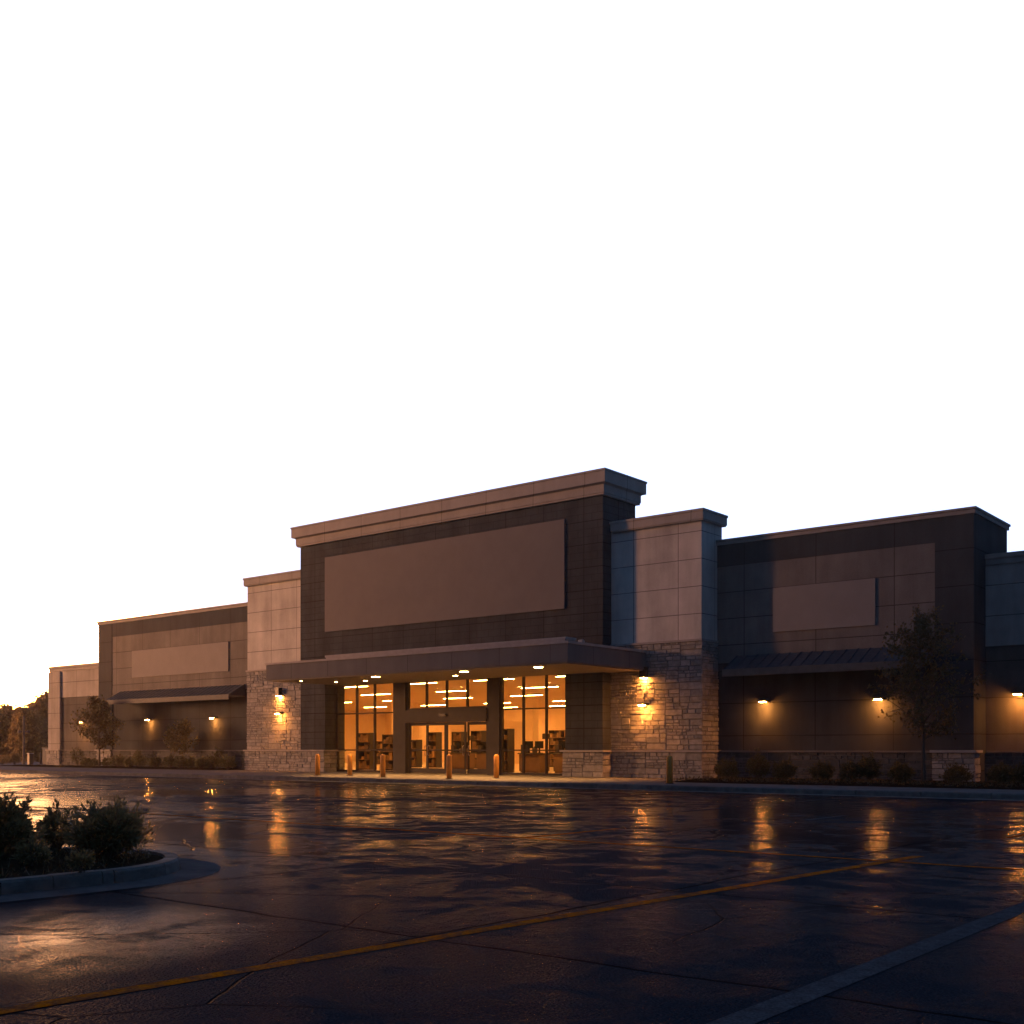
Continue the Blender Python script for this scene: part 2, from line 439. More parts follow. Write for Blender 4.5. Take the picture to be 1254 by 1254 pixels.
# pavement in front of the store, raised 0.15 m behind a kerb of cast blocks
m = MB(); m.box(-160, 60, 30.25, 75, -.2, .15)
sidewalk = struct(m.build('sidewalk', 'conc'))
m = MB(); x = -160; rnd = random.Random(4)
while x < 60:
    w = 2.4 if x < -70 else rnd.choice((.9, 1.0, 1.1, 1.8))
    dz = rnd.uniform(-.006, .006)
    m.add([(x + .012, 30.08, -.02), (x + w - .012, 30.08, -.02), (x + w - .012, 30.10, .13 + dz), (x + .012, 30.10, .13 + dz),
           (x + w - .012, 30.125, .157 + dz), (x + .012, 30.125, .157 + dz), (x + w - .012, 30.245, .157 + dz), (x + .012, 30.245, .157 + dz)],
          [(0, 1, 2, 3), (3, 2, 4, 5), (5, 4, 6, 7), (0, 3, 5, 7), (1, 6, 4, 2)])
    x += w
struct(m.build('sidewalk_kerb', 'kerb'))
m = MB(); m.add([(-160, 29.62, .005), (60, 29.62, .005), (60, 30.079, .008), (-160, 30.079, .008)], [(0, 1, 2, 3)])
struct(m.build('kerb_gutter', 'conc'))

def soil_patch(name, x0, x1, y0, y1, z, seed, hump=.06):
    rnd = random.Random(seed); nx = int((x1 - x0) / .35); ny = max(4, int((y1 - y0) / .3)); m = MB(); vs = []
    for j in range(ny + 1):
        for i in range(nx + 1):
            e = min(i, nx - i, j, ny - j)
            vs.append((x0 + (x1 - x0) * i / nx, y0 + (y1 - y0) * j / ny + (rnd.uniform(-.08, .05) if j == 0 else 0), z + (0 if e == 0 else hump * min(1, e / 2) + rnd.uniform(-.025, .035))))
    fs = [(j * (nx + 1) + i, j * (nx + 1) + i + 1, (j + 1) * (nx + 1) + i + 1, (j + 1) * (nx + 1) + i) for j in range(ny) for i in range(nx)]
    m.add(vs, fs); return struct(m.build(name, 'soil', None))
soil_patch('planting_bed', -20.6, 4, 33.3, 38.75, .155, 1)
soil_patch('planting_bed', -73.9, -50.2, 36.2, 38.75, .155, 2)

# island at the lot's edge: rounded kerb, gutter, soil
IC = (-11.35, 5.8); IR = 1.62; IY0 = -9
def isle(r, n=40):
    pts = [(IC[0] + r, IY0), ]
    k = 30
    for i in range(k): pts.append((IC[0] + r, IY0 + (IC[1] - IY0) * (i + 1) / k))
    for i in range(1, n): a = math.pi * i / n; pts.append((IC[0] + r * math.cos(a), IC[1] + r * math.sin(a)))
    for i in range(k + 1): pts.append((IC[0] - r, IC[1] - (IC[1] - IY0) * i / k))
    return pts
m = MB(); rnd = random.Random(8)
A = isle(IR); n = len(A)
def arc_block(i0, i1, dz):
    """one cast kerb block following the outline between two outline points"""
    prof = [(0, -.02), (-.012, .11 + dz), (-.03, .135 + dz), (-.16, .135 + dz), (-.17, -.02)]
    rows = []
    for i in range(i0, i1 + 1):
        p = Vector((*A[i], 0)); q = Vector((*A[min(i + 1, n - 1)], 0)) - Vector((*A[max(i - 1, 0)], 0)); q.normalize()
        nn = Vector((q.y, -q.x, 0)); sh = .006 if i == i0 else -.006 if i == i1 else 0
        rows.append([tuple(p + nn * u + q * sh + Vector((0, 0, z))) for u, z in prof])
    vs = [v for r in rows for v in r]; k = len(prof); fs = []
    for i in range(len(rows) - 1):
        for j in range(k - 1): fs.append((i * k + j, (i + 1) * k + j, (i + 1) * k + j + 1, i * k + j + 1))
    fs += [tuple(range(k)), tuple((len(rows) - 1) * k + j for j in range(k - 1, -1, -1))]
    m.add(vs, fs)
i = 0
while i < n - 1:
    k = 1 if i < 31 or i > 68 else rnd.choice((4, 5, 6))
    i1 = min(n - 1, i + k); arc_block(i, i1, rnd.uniform(-.004, .006)); i = i1
struct(m.build('island_kerb', 'kerb'))
m = MB(); B = isle(IR + .42); vs = []; 
for a, b in zip(A, B): vs += [(a[0], a[1], .012), (b[0], b[1], .004)]
m.add(vs, [(2 * i, 2 * i + 1, 2 * i + 3, 2 * i + 2) for i in range(n - 1)])
struct(m.build('island_gutter', 'gutter'))
m = MB(); C = isle(IR - .155); rnd = random.Random(5); vs = []; RR = 7
for i, a in enumerate(C):
    cx = IC[0]; cy = min(a[1], IC[1]) if not (31 <= i <= 69) else IC[1]
    for k in range(RR):
        t = k / (RR - 1)
        vs.append((a[0] + (cx - a[0]) * t, a[1] + (cy - a[1]) * t, .105 + (.10 * (1 - (1 - t) ** 2)) + (rnd.uniform(-.012, .022) if k else 0)))
m.add(vs, [(i * RR + k, i * RR + k + 1, (i + 1) * RR + k + 1, (i + 1) * RR + k) for i in range(n - 1) for k in range(RR - 1)])
struct(m.build('island_soil', 'soil'))

# ------------------------------------------------------------------ the store
store = empty('store_building', (-35, 37, .15), 'large dark store with tall central entrance tower, stone piers and lit glass front', 'store')
Z0 = .15
# --- entrance tower
TX0, TX1, TY = -43.84, -25.43, 37.0
m = MB()
m.box(TX0, TX1, TY, 39.4, 4.60, 11.55)
m.box(TX0, -42.0, TY, 38.3, Z0, 4.60)
m.box(-27.29, TX1, TY, 38.3, Z0, 4.60)
tower = m.build('entrance_tower', 'dark_block', store)
m = MB(); m.rings(TX0, TX1, TY, 39.4, [(.02, 11.45), (.14, 11.45), (.14, 11.52), (.17, 11.53), (.17, 11.84), (.22, 11.87), (.33, 11.90), (.33, 12.34), (.36, 12.35), (.36, 12.43), (0, 12.45)])
m.build('cornice', 'cornice', tower)
sp = box('sign_panel', 'tower_sign', tower, -41.94, -27.29, TY - .07, TY - .003, 7.05, 10.72)
m = MB()
for x0, x1 in ((TX0, -42.0), (-27.29, TX1)):
    pass
stone_wall('stone_plinth', tower, TX0 + .0, -41.97, TY - .10, 38.25, Z0, 1.17, 11, True, 'stone')
stone_wall('stone_plinth', tower, -27.31, TX1 + .05, TY - .10, 38.25, Z0, 1.17, 12, True, 'stone')
box('plinth_cap', 'cap_stone', tower, TX0 - .02, -41.86, TY - .22, 38.26, 1.17, 1.25)
box('plinth_cap', 'cap_stone', tower, -27.42, TX1 + .16, TY - .22, 38.26, 1.17, 1.25)

def cornice_small(parent, x0, x1, y0, y1, z):
    m = MB(); m.rings(x0, x1, y0, y1, [(.02, z - .42), (.12, z - .44), (.12, z - .40), (.15, z - .39), (.15, z - .10), (.18, z - .09), (.18, z), (0, z + .02)])
    return m.build('cornice', 'cornice', parent)
# --- stone and panel piers either side of the tower
for k, (x0, x1, y1, z1) in enumerate(((-48.91, TX0, 39.22, 10.42), (TX1, -21.3, 39.22, 10.42))):
    xa, xb = (x0, x1 - .003) if k == 0 else (x0 + .003, x1)
    pr = box('side_pier', 'pier', store, xa, xb, 37.62, y1, 5.50, z1 - .3)
    cornice_small(pr, xa + (0 if k == 0 else .20), xb - (.20 if k == 0 else 0), 37.62, y1, z1 + .02)
    m = MB(); m.box(xa - .06, xb + .06 if k else xb, 37.54, y1 + .0, 5.42, 5.50)
    m.build('ledge_cap', 'cap_stone', pr)
    stone_wall('stone_veneer', pr, xa, xb, 37.62, y1 - .01, 1.25, 5.42, 21 + k, True)
    stone_wall('stone_base', pr, xa - .05, xb + (.05 if k else 0), 37.52, y1 - .012, Z0, 1.17, 31 + k, True)
    m = MB(); m.box(xa - .1, xb + (.14 if k else 0), 37.40, y1 - .011, 1.17, 1.25)
    m.build('base_cap', 'cap_stone', pr)

# --- side wings with dark surround, pale inset field, blank sign board and seamed awning
def wing(x0, x1, col_a, fieldx0, fieldx1, sgn, aw, aw_end, ztop, ext, seed):
    Y = 38.83
    w = MB(); w.box(x0, x1, Y + .06, ext, Z0, ztop - .08)
    wo = w.build('side_wing', 'wing_dark', store)
    f = box('pale_field', 'wing_light', wo, fieldx0, fieldx1, Y + .012, Y + .057, 4.62, 8.36)
    b = MB(); b.box(fieldx0, fieldx1, Y, Y + .057, 8.36, ztop - .08); b.box(col_a[0], col_a[1], Y - .02, Y + .057, Z0 + 1.1, ztop - .08)
    b.build('dark_surround', 'wing_dark', wo)
    m = MB(); m.rings(x0, x1, Y, ext, [(.015, ztop - .22), (.06, ztop - .22), (.06, ztop - .10), (.10, ztop - .08), (.10, ztop - .01), (0, ztop)])
    m.build('parapet_coping', 'coping', wo)
    sb = box('sign_board', 'wing_sign', wo, sgn[0], sgn[1], Y - .045, Y + .010, 5.68, 7.34)
    rnd = random.Random(seed)
    stone_wall('stone_plinth', wo, fieldx0, fieldx1, Y - .02, Y + .055, Z0, 1.17, seed, False, 'stone_dark')
    box('plinth_cap', 'cap_dark', wo, fieldx0, fieldx1, Y - .13, Y + .056, 1.17, 1.235)
    stone_wall('column_base', wo, col_a[0] - .03, col_a[1] + .03, Y - .12, Y + .5, Z0, 1.17, seed + 5, True, 'stone')
    box('column_base_cap', 'cap_stone', wo, col_a[0] - .1, col_a[1] + .15, Y - .26, Y + .5, 1.17, 1.255)
    # awning
    ax0, ax1 = aw; yf = 37.75
    a = MB(); a.prism([(Y + .008, 4.55), (Y + .008, 4.87), (yf, 4.28), (yf, 4.25), (Y - .05, 4.55)], 'x', ax0, ax1)
    k = int((ax1 - ax0) / .42)
    for i in range(k + 1):
        x = ax0 + .02 + (ax1 - ax0 - .04) * i / k
        a.prism([(Y + .004, 4.865), (Y + .004, 4.90), (yf + .01, 4.31), (yf + .01, 4.275)], 'x', x - .014, x + .014)
    ao = a.build('awning', 'awning', wo)
    t = MB(); t.box(ax0 - .02, ax1 + .02, yf - .05, yf - .001, 4.02, 4.29)
    t.build('fascia', 'awning_trim', ao)
    t = MB(); t.box(ax0, ax1, yf, Y, 4.20, 4.249)
    t.build('underside', 'soffit', ao)
    for xe in (ax0 - .012, ax1):
        t = MB(); t.prism([(Y, 4.25), (Y, 4.84), (yf, 4.27), (yf, 4.25)], 'x', xe, xe + .012)
        t.build('end_cheek', 'awning', ao)
    return wo
wing(-65.66, -48.92, (-65.66, -64.12), -64.12, -48.92, (-61.84, -52.17), (-63.1, -50.7), None, 9.42, 42.7, 41)
wing(-21.29, -11.65, (-12.93, -11.65), -21.29, -12.93, (-18.92, -15.01), (-20.45, -13.0), None, 9.42, 42.7, 51)

# --- low end sections
def end_section(x0, x1, pil, seed, zt=7.0):
    Y = 40.09
    w = MB(); w.box(x0, x1, Y + .05, 46, Z0, zt - .1); wo = w.build('end_section', 'far_dark', store)
    box('pale_field', 'far_light', wo, x0, x1, Y, Y + .047, 4.80, zt - .15)
    m = MB(); m.rings(x0 + .1, x1, Y, 46, [(.01, zt - .38), (.06, zt - .38), (.06, zt - .22), (.10, zt - .16), (.10, zt - .02), (0, zt)])
    m.build('parapet_coping', 'coping', wo)
    if pil:
        p = MB(); p.box(pil[0], pil[1], Y - .12, Y - .002, 1.25, 6.6); p.build('corner_pilaster', 'far_light', wo)
        stone_wall('pilaster_base', wo, pil[0] - .06, pil[1] + .06, Y - .18, Y - .003, Z0, 1.17, seed, True, 'stone')
        box('pilaster_cap', 'cap_stone', wo, pil[0] - .12, pil[1] + .12, Y - .28, Y - .003, 1.17, 1.25)
    xa = pil[1] + .07 if pil else x0
    stone_wall('stone_plinth', wo, xa, x1, Y - .02, Y + .045, Z0, 1.17, seed + 3, False, 'stone_dark')
    box('plinth_cap', 'cap_dark', wo, xa + .06, x1, Y - .12, Y + .045, 1.17, 1.235)
    return wo
end_section(-74.08, -65.67, (-74.08, -72.55), 61)
end_section(-11.64, 1.5, None, 71, 7.98)

# --- store body and its lit sales floor
B0, B1, BY = -74.0, 1.4, 74.0
m = MB()
m.box(-74.0, -73.7, 46.01, BY, Z0, 6.2); m.box(1.1, 1.4, 46.01, BY, Z0, 6.2); m.box(-73.69, 1.09, BY - .3, BY, Z0, 6.2)
body = m.build('rear_wall', 'far_dark', store)
m = MB(); m.box(-73.6, 1.0, 42.8, BY - .31, 6.0, 6.2)
m.build('flat_roof', 'roof', store)
IX0, IX1, IY1, IZ = -72.5, -24.2, 71.0, 4.62
m = MB(); m.box(-48.8, -27.2, 38.31, 42.96, .05, .165); m.box(-65.6, IX1, 42.961, 46.2, .05, .165); m.box(IX0, IX1, 46.201, IY1, .05, .165)
m.build('sales_floor', 'int_floor', store)
m = MB(); m.box(-48.8, -27.2, 39.41, 42.96, IZ, IZ + .08); m.box(-65.6, IX1, 42.961, 46.2, IZ, IZ + .08); m.box(IX0, IX1, 46.201, IY1, IZ, IZ + .08)
m.build('ceiling', 'int_ceil', store)
m = MB()
m.box(IX0, IX1, IY1, IY1 + .1, .16, IZ)
m.box(IX0 - .1, IX0, 46.2, IY1, .16, IZ); m.box(IX1, IX1 + .1, 42.8, IY1, .16, IZ)
m.box(-65.6, -48.8, 42.85, 42.95, .16, IZ); m.box(-27.0, IX1, 42.85, 42.95, .16, IZ)
m.box(-48.9, -48.8, 39.42, 42.849, .16, IZ); m.box(-27.28, -27.18, 38.32, 42.95, .16, IZ)
m.box(-48.79, -43.9, 39.25, 39.40, .16, IZ)
m.box(-57, -56.4, 58, 58.6, .16, IZ); m.box(-46, -45.4, 58, 58.6, .16, IZ); m.box(-50.5, -49.9, 50, 50.6, .16, IZ)
m.box(-60, -52, 66, 66.2, .16, 3.4); m.box(-48, -43, 64.5, 64.7, .16, 3.4)
m.build('interior_wall', 'int_wall', store)

# --- storefront glazing
GY = 37.80
def storefront(name, x0, x1, z0, z1, vx, hz, thick=.07, lab=None):
    e = MB()
    e.box(x0, x1, GY - .06, GY + .06, z0, z0 + thick * 1.3); e.box(x0, x1, GY - .06, GY + .06, z1 - thick, z1)
    za, zb = z0 + thick * 1.3, z1 - thick
    for x in [x0 + thick / 2] + list(vx) + [x1 - thick / 2]: e.box(x - thick / 2, x + thick / 2, GY - .063, GY + .063, za, zb)
    xs = [x0 + thick / 2] + list(vx) + [x1 - thick / 2]
    for z in hz:
        for a, b in zip(xs, xs[1:]): e.box(a + thick / 2, b - thick / 2, GY - .055, GY + .055, z - thick * .4, z + thick * .4)
    w = e.build(name, 'frame', store)
    g = MB(); zs = [za] + list(hz) + [zb]
    for a, b in zip(xs, xs[1:]):
        for c, d in zip(zs, zs[1:]):
            g.add([(a + .02, GY + .01, c), (b - .02, GY + .01, c), (b - .02, GY + .01, d), (a + .02, GY + .01, d)], [(0, 1, 2, 3)])
    g.build('glass_pane', 'glass', w)
    if lab: w['label'] = lab
    return w
storefront('storefront_window', -41.98, -37.93, .17, 4.50, (-40.55, -39.30), (1.24, 3.03))
storefront('storefront_window', -31.36, -27.32, .17, 4.50, (-30.10, -28.86), (1.24, 3.03))
storefront('transom_window', -37.10, -32.07, 3.11, 4.50, (-35.84, -34.58, -33.33), ())
box('entrance_post', 'frame_l', store, -37.92, -37.11, 37.66, 38.0, Z0, 4.50); box('entrance_post', 'frame_l', store, -32.06, -31.37, 37.66, 38.0, Z0, 4.50)
hd = box('door_header', 'frame_l', store, -37.10, -32.07, 37.60, 37.98, 2.52, 3.108)
box('motion_sensor', 'lamp_body', hd, -34.85, -34.45, 37.52, 37.597, 2.78, 2.90)
box('entrance_lintel', 'frame', store, -41.99, -27.30, 37.50, 38.2, 4.502, 4.598)
dx = [-37.02, -35.82, -34.60, -33.38, -32.15]
for i in range(4):
    a, b = dx[i] + .012, dx[i + 1] - .012; yy = GY - .03 if i in (1, 2) else GY + .05
    e = MB(); z0, z1 = .175, 2.51
    e.box(a, a + .085, yy - .03, yy + .03, z0, z1); e.box(b - .085, b, yy - .03, yy + .03, z0, z1)
    e.box(a + .085, b - .085, yy - .03, yy + .03, z0, z0 + .22); e.box(a + .085, b - .085, yy - .03, yy + .03, z1 - .13, z1)
    e.box(a + .085, b - .085, yy - .026, yy + .026, 1.20, 1.27)
    d = e.build('sliding_door', 'frame_l', store)
    g = MB()
    for c, dd in ((z0 + .2, 1.2), (1.27, z1 - .12)):
        g.add([(a + .07, yy + .005, c), (b - .07, yy + .005, c), (b - .07, yy + .005, dd), (a + .07, yy + .005, dd)], [(0, 1, 2, 3)])
    g.build('glass_pane', 'glass', d)
    hx = b - .12 if i % 2 == 0 else a + .12
    h = MB(); h.tube([(hx, yy - .032, 1.0), (hx, yy - .09, 1.03), (hx, yy - .09, 1.42), (hx, yy - .032, 1.45)], [.016] * 4, 6)
    h.build('handle', 'trim', d)

def spot(name, parent, loc, power, size, blend, rot, color=(1, .31, .05), radius=.03):
    d = bpy.data.lights.new(name, 'SPOT'); d.energy = power; d.spot_size = R(size); d.spot_blend = blend; d.color = color; d.shadow_soft_size = radius
    o = bpy.data.objects.new(name, d); COL.objects.link(o); o.parent = parent; o.location = loc; o.rotation_euler = rot
    return o
# --- flat canopy
CX0, CX1, CY = -40.63, -23.71, 32.29
m = MB(); m.box(CX0, CX1, CY, 36.99, 4.42, 5.08); m.box(TX1 + .01, CX1, 36.99, 37.50, 4.42, 5.08)
canopy = m.build('entrance_canopy', 'canopy', store)
m = MB()
m.box(CX0 + .05, CX1 - .05, CY + .05, 36.985, 4.36, 4.419); m.box(TX1 + .02, CX1 - .05, 36.985, 37.49, 4.36, 4.419)
m.build('soffit', 'soffit', canopy)
m = MB()
m.box(CX0 - .04, CX1 + .04, CY - .04, CY + .25, 5.081, 5.17); m.box(CX1 - .22, CX1 + .04, CY + .251, 37.50, 5.081, 5.17); m.box(CX0 - .04, CX0 + .25, CY + .251, 36.98, 5.081, 5.17)
m.build('edge_trim', 'trim', canopy)
m = MB(); m.box(-36.9, CX1 - .32, CY + .27, CY + .9, 5.082, 5.26); m.box(-36.95, CX1 - .28, CY + .255, CY + .93, 5.261, 5.35)
m.build('raised_band', 'trim', canopy)
m = MB(); m.box(CX0 + .3, CX1 - .3, CY + .95, 36.98, 5.081, 5.12); m.build('roof_membrane', 'roof', canopy)
for (x, y, r) in ((-34.21, 32.95, .17), (-36.59, 34.6, .09), (-31.18, 34.6, .10), (-29.24, 32.95, .17), (-25.54, 32.95, .17), (-38.3, 34.4, .06), (-39.0, 32.95, .05)):
    d = MB(); d.tube([(x, y, 4.335), (x, y, 4.359)], [r + .03, r + .03], 20)
    dl = d.build('downlight', 'lamp_body', canopy)
    d = MB(); d.tube([(x, y, 4.330), (x, y, 4.3345)], [r, r], 20); d.build('lens', 'down', dl)
    if r > .08: spot('downlight_beam', dl, (x, y, 4.32), 1700 if r > .15 else 900, 100, .7, (0, 0, 0), (1, .45, .12), .1)

# small floodlights on the canopy roof
def flood(x, y, z, lab):
    e = empty('floodlight', (x, y, z), lab, 'floodlight', None)
    m = MB(); m.local = True; m.tube([(0, 0, 0), (0, 0, .16)], [.03, .02], 8); m.box(-.06, .06, -.06, .06, 0, .012); m.build('bracket', 'lamp_body', e)
    m = MB(); m.local = True; m.prism([(-.10, .14), (-.10, .30), (.0, .33), (.1, .28), (.1, .17), (0, .13)], 'x', -.09, .09); m.build('lamp_head', 'trim', e)
flood(-24.75, 34.6, 5.12, 'small floodlight standing on the canopy roof near the tower corner')
flood(-38.9, 35.6, 5.12, 'small floodlight on the left half of the canopy roof')

# ------------------------------------------------------------------ wall lamps
def wall_lamp(x, ywall, z, lab, power, group='wall lamps lit along the store front', tall=False):
    e = empty('wall_lamp', (x, ywall, z), lab, 'wall lamp', group)
    m = MB(); m.local = True
    if tall:
        m.box(-.13, .13, -.26, -.0, 0, .42); m.box(-.05, .05, -.02, 0, -.05, 0)
        m.build('housing', 'lamp_body', e)
        l = MB(); l.local = True; l.box(-.10, .10, -.24, -.04, -.012, -.002); l.build('lens', 'lens', e)
        spot('lamp_light', e, (0, -.14, -.03), power, 95, .9, (R(6), 0, 0))
    else:
        m.prism([(-.34, .03), (-.34, .075), (-.28, .10), (0, .10), (0, .0), (-.12, .03)], 'x', -.16, .16); m.box(-.08, .08, -.02, 0, -.10, 0)
        m.build('housing', 'lamp_body', e)
        l = MB(); l.local = True; l.box(-.12, .12, -.343, -.23, -.003, .024); l.build('lens', 'lens', e)
        spot('lamp_light', e, (0, -.25, -.03), power, 92, 1.0, (R(8), 0, 0))
    return e
WP = 95
wall_lamp(-69.6, 40.09, 3.05, 'lit wall lamp behind the leafy young tree on the low far end of the store', WP)
wall_lamp(-59.9, 38.89, 3.03, 'lit wall lamp under the left awning, nearer the store\'s low end', WP)
wall_lamp(-53.46, 38.89, 3.02, 'lit wall lamp under the left awning, nearer the stone pier', WP)
wall_lamp(-19.25, 38.89, 3.05, 'lit wall lamp under the right awning, nearer the stone pier', WP)
wall_lamp(-14.84, 38.89, 3.02, 'lit wall lamp under the right awning, half beside the tree crown', WP)
wall_lamp(-10.53, 40.09, 3.11, 'lit wall lamp on the dark end section at the picture\'s right edge', WP)
wall_lamp(-46.12, 37.60, 4.05, 'tall box lamp lit just below the canopy on the left stone pier', 150, tall=True)
wall_lamp(-46.05, 37.60, 3.10, 'small lamp lit at mid height on the left stone pier', 100)
wall_lamp(-23.79, 37.60, 4.10, 'lamp lit directly under the canopy end on the right stone pier', 150, tall=True)
wall_lamp(-23.79, 37.60, 3.00, 'small lamp lit at mid height on the right stone pier', 100)

# ------------------------------------------------------------------ interior ceiling lights, counters, shelves
first = None; rnd = random.Random(3)
for iy, y in enumerate((40.3, 46.8, 53.5, 61, 68)):
    x = -28.8 - iy * 1.2 if iy else -29.0
    while x > (-47 if y < 43 else -64 if y < 46.5 else -70):
        if first is None:
            first = empty('ceiling_light', (0, 0, 0), 'long warm strip light on the ceiling inside the glass store front', 'ceiling light', 'strip lights on the store ceiling')
            q = MB(); q.local = True; q.box(-1.25, 1.25, -.11, .11, -.05, -.001); q.build('frame', 'trim', first)
            q = MB(); q.local = True; q.box(-1.2, 1.2, -.055, .055, -.062, -.0505); q.build('tube', 'strip', first); o = first
        else: o = copy_tree(first)
        o.location = (x, y, IZ - .02)
        x -= 4.9 if y < 43 else 5.6 + (iy % 2) * .6

def shelf_unit(x, y, w, h, lab, seed):
    rnd = random.Random(seed)
    e = empty('shelf_unit', (x, y, .166), lab, 'shelf')
    for sx in (-w / 2, w / 2 - .04):
        m = MB(); m.local = True; m.box(sx, sx + .04, -.25, .25, 0, h); m.build('side_panel', 'int_dark', e)
    m = MB(); m.local = True; m.box(-w / 2 + .04, w / 2 - .04, .22, .25, 0, h); m.build('back_panel', 'int_dark', e)
    n = max(3, int(h / .45))
    for k in range(n + 1):
        z = .08 + (h - .1) * k / n
        m = MB(); m.local = True; m.box(-w / 2 + .041, w / 2 - .041, -.24, .219, z - .015, z + .015); m.build('shelf', 'int_mid', e)
    g = MB(); g.local = True
    for k in range(n):
        z = .096 + (h - .1) * k / n; xx = -w / 2 + .07
        while xx < w / 2 - .2:
            ww = rnd.uniform(.10, .24); hh = rnd.uniform(.15, (h - .1) / n - .05)
            if rnd.random() < .85: g.box(xx, min(xx + ww, w / 2 - .06), -.2, .15, z, z + hh)
            xx += ww + .02
    o = g.build('merchandise', 'goods', e); o['kind'] = 'stuff'
    return e
def counter(x, y, w, lab, seed):
    rnd = random.Random(seed)
    e = empty('checkout_counter', (x, y, .166), lab, 'counter')
    m = MB(); m.local = True; m.bbox(-w / 2, w / 2, -.4, .4, .08, .88, .02); m.box(-w / 2 + .05, w / 2 - .05, -.35, .35, 0, .079); m.build('cabinet', 'int_mid', e)
    m = MB(); m.local = True; m.bbox(-w / 2 - .05, w / 2 + .05, -.46, .46, .881, .93, .015); m.build('worktop', 'int_dark', e)
    for k in range(2):
        xx = -w / 4 + k * w / 2
        m = MB(); m.local = True; m.tube([(xx, 0, .931), (xx, 0, 1.2)], [.05, .03], 8); m.box(xx - .14, xx + .14, -.1, .1, .931, .95); m.box(xx - .24, xx + .24, -.05, 0.0, 1.15, 1.50)
        m.build('monitor', 'screen', e)
    m = MB(); m.local = True; m.tube([(w * .42, .2, .931), (w * .42, .2, 1.62)], [.03, .03], 8); m.bbox(w * .42 - .16, w * .42 + .16, .12, .28, 1.6, 1.86, .02); m.build('lane_marker', 'int_dark', e)
    m = MB(); m.local = True
    m.box(-w * .47, -w * .30, -.3, .1, .931, 1.33); m.tube([(-.05, .1, .931), (-.05, .1, 1.12), (-.05, .1, 1.25)], [.12, .14, .04], 10); m.build('bag_rack', 'int_dark', e)
    return e
shelf_unit(-44.3, 42.0, 1.0, 2.0, 'tall dark display cabinet behind the left shop window, nearer the dark leg', 1)
shelf_unit(-42.45, 42.0, .85, 1.9, 'dark display cabinet behind the left shop window, beside the entrance post', 2)
shelf_unit(-48.4, 50.0, .7, 1.7, 'shelf rack seen through the first sliding door pane', 3)
shelf_unit(-46.8, 50.0, .8, 2.15, 'shelf rack seen through the second sliding door pane', 4)
shelf_unit(-44.75, 50.0, .8, 2.15, 'shelf rack seen through the third sliding door pane', 5)
shelf_unit(-43.2, 50.0, .85, 2.2, 'shelf rack seen through the fourth sliding door pane', 6)
shelf_unit(-34.2, 41.6, .62, 2.1, 'tall dark rack behind the right shop window, beside the entrance post', 7)
shelf_unit(-41.6, 56.0, 1.6, 2.3, 'wide rack deep behind the middle of the right shop window', 8)
shelf_unit(-38.2, 56.0, 1.5, 2.2, 'wide rack deep behind the stone end of the right shop window', 9)
shelf_unit(-58.5, 57.0, 2.6, 1.7, 'low wide rack deep behind the left shop window', 10)
counter(-32.8, 42.0, 1.25, 'checkout counter with screens behind the middle of the right shop window', 1)
counter(-31.0, 42.3, 1.2, 'checkout counter with screens behind the stone end of the right shop window', 2)
counter(-41.4, 46.5, 1.2, 'checkout counter seen low through the two left sliding doors', 3)
counter(-38.6, 45.5, 1.1, 'checkout counter seen low through the two right sliding doors', 4)

# ------------------------------------------------------------------ bollards
bl = [(-36.9, 32.09, 'yellow bollard in front of the left stone base, first of the row'), (-35.5, 32.67, 'yellow bollard before the left edge of the left shop window'),
      (-32.72, 31.91, 'yellow bollard before the right half of the left shop window'), (-28.73, 31.52, 'yellow bollard before the middle of the sliding doors'),
      (-28.09, 33.56, 'yellow bollard before the post between doors and right shop window'), (-19.21, 31.83, 'lone yellow bollard before the right stone pier')]
pb = None
for x, y, lab in bl:
    if pb is None:
        pb = empty('bollard', (0, 0, 0), lab, 'bollard', 'yellow bollards along the pavement')
        m = MB(); m.local = True
        r = .105
        m.tube([(0, 0, 0), (0, 0, .84), (0, 0, .88), (0, 0, .915), (0, 0, .935)], [r, r, r * .93, r * .7, r * .25], 20); o_ = m.build('post', 'bollard', pb, True)
        m = MB(); m.local = True; m.tube([(0, 0, 0), (0, 0, .02)], [.16, .15], 20); m.build('base_ring', 'lamp_body', pb)
        o = pb
    else: o = copy_tree(pb)
    o.location = (x, y, .15); o['label'] = lab

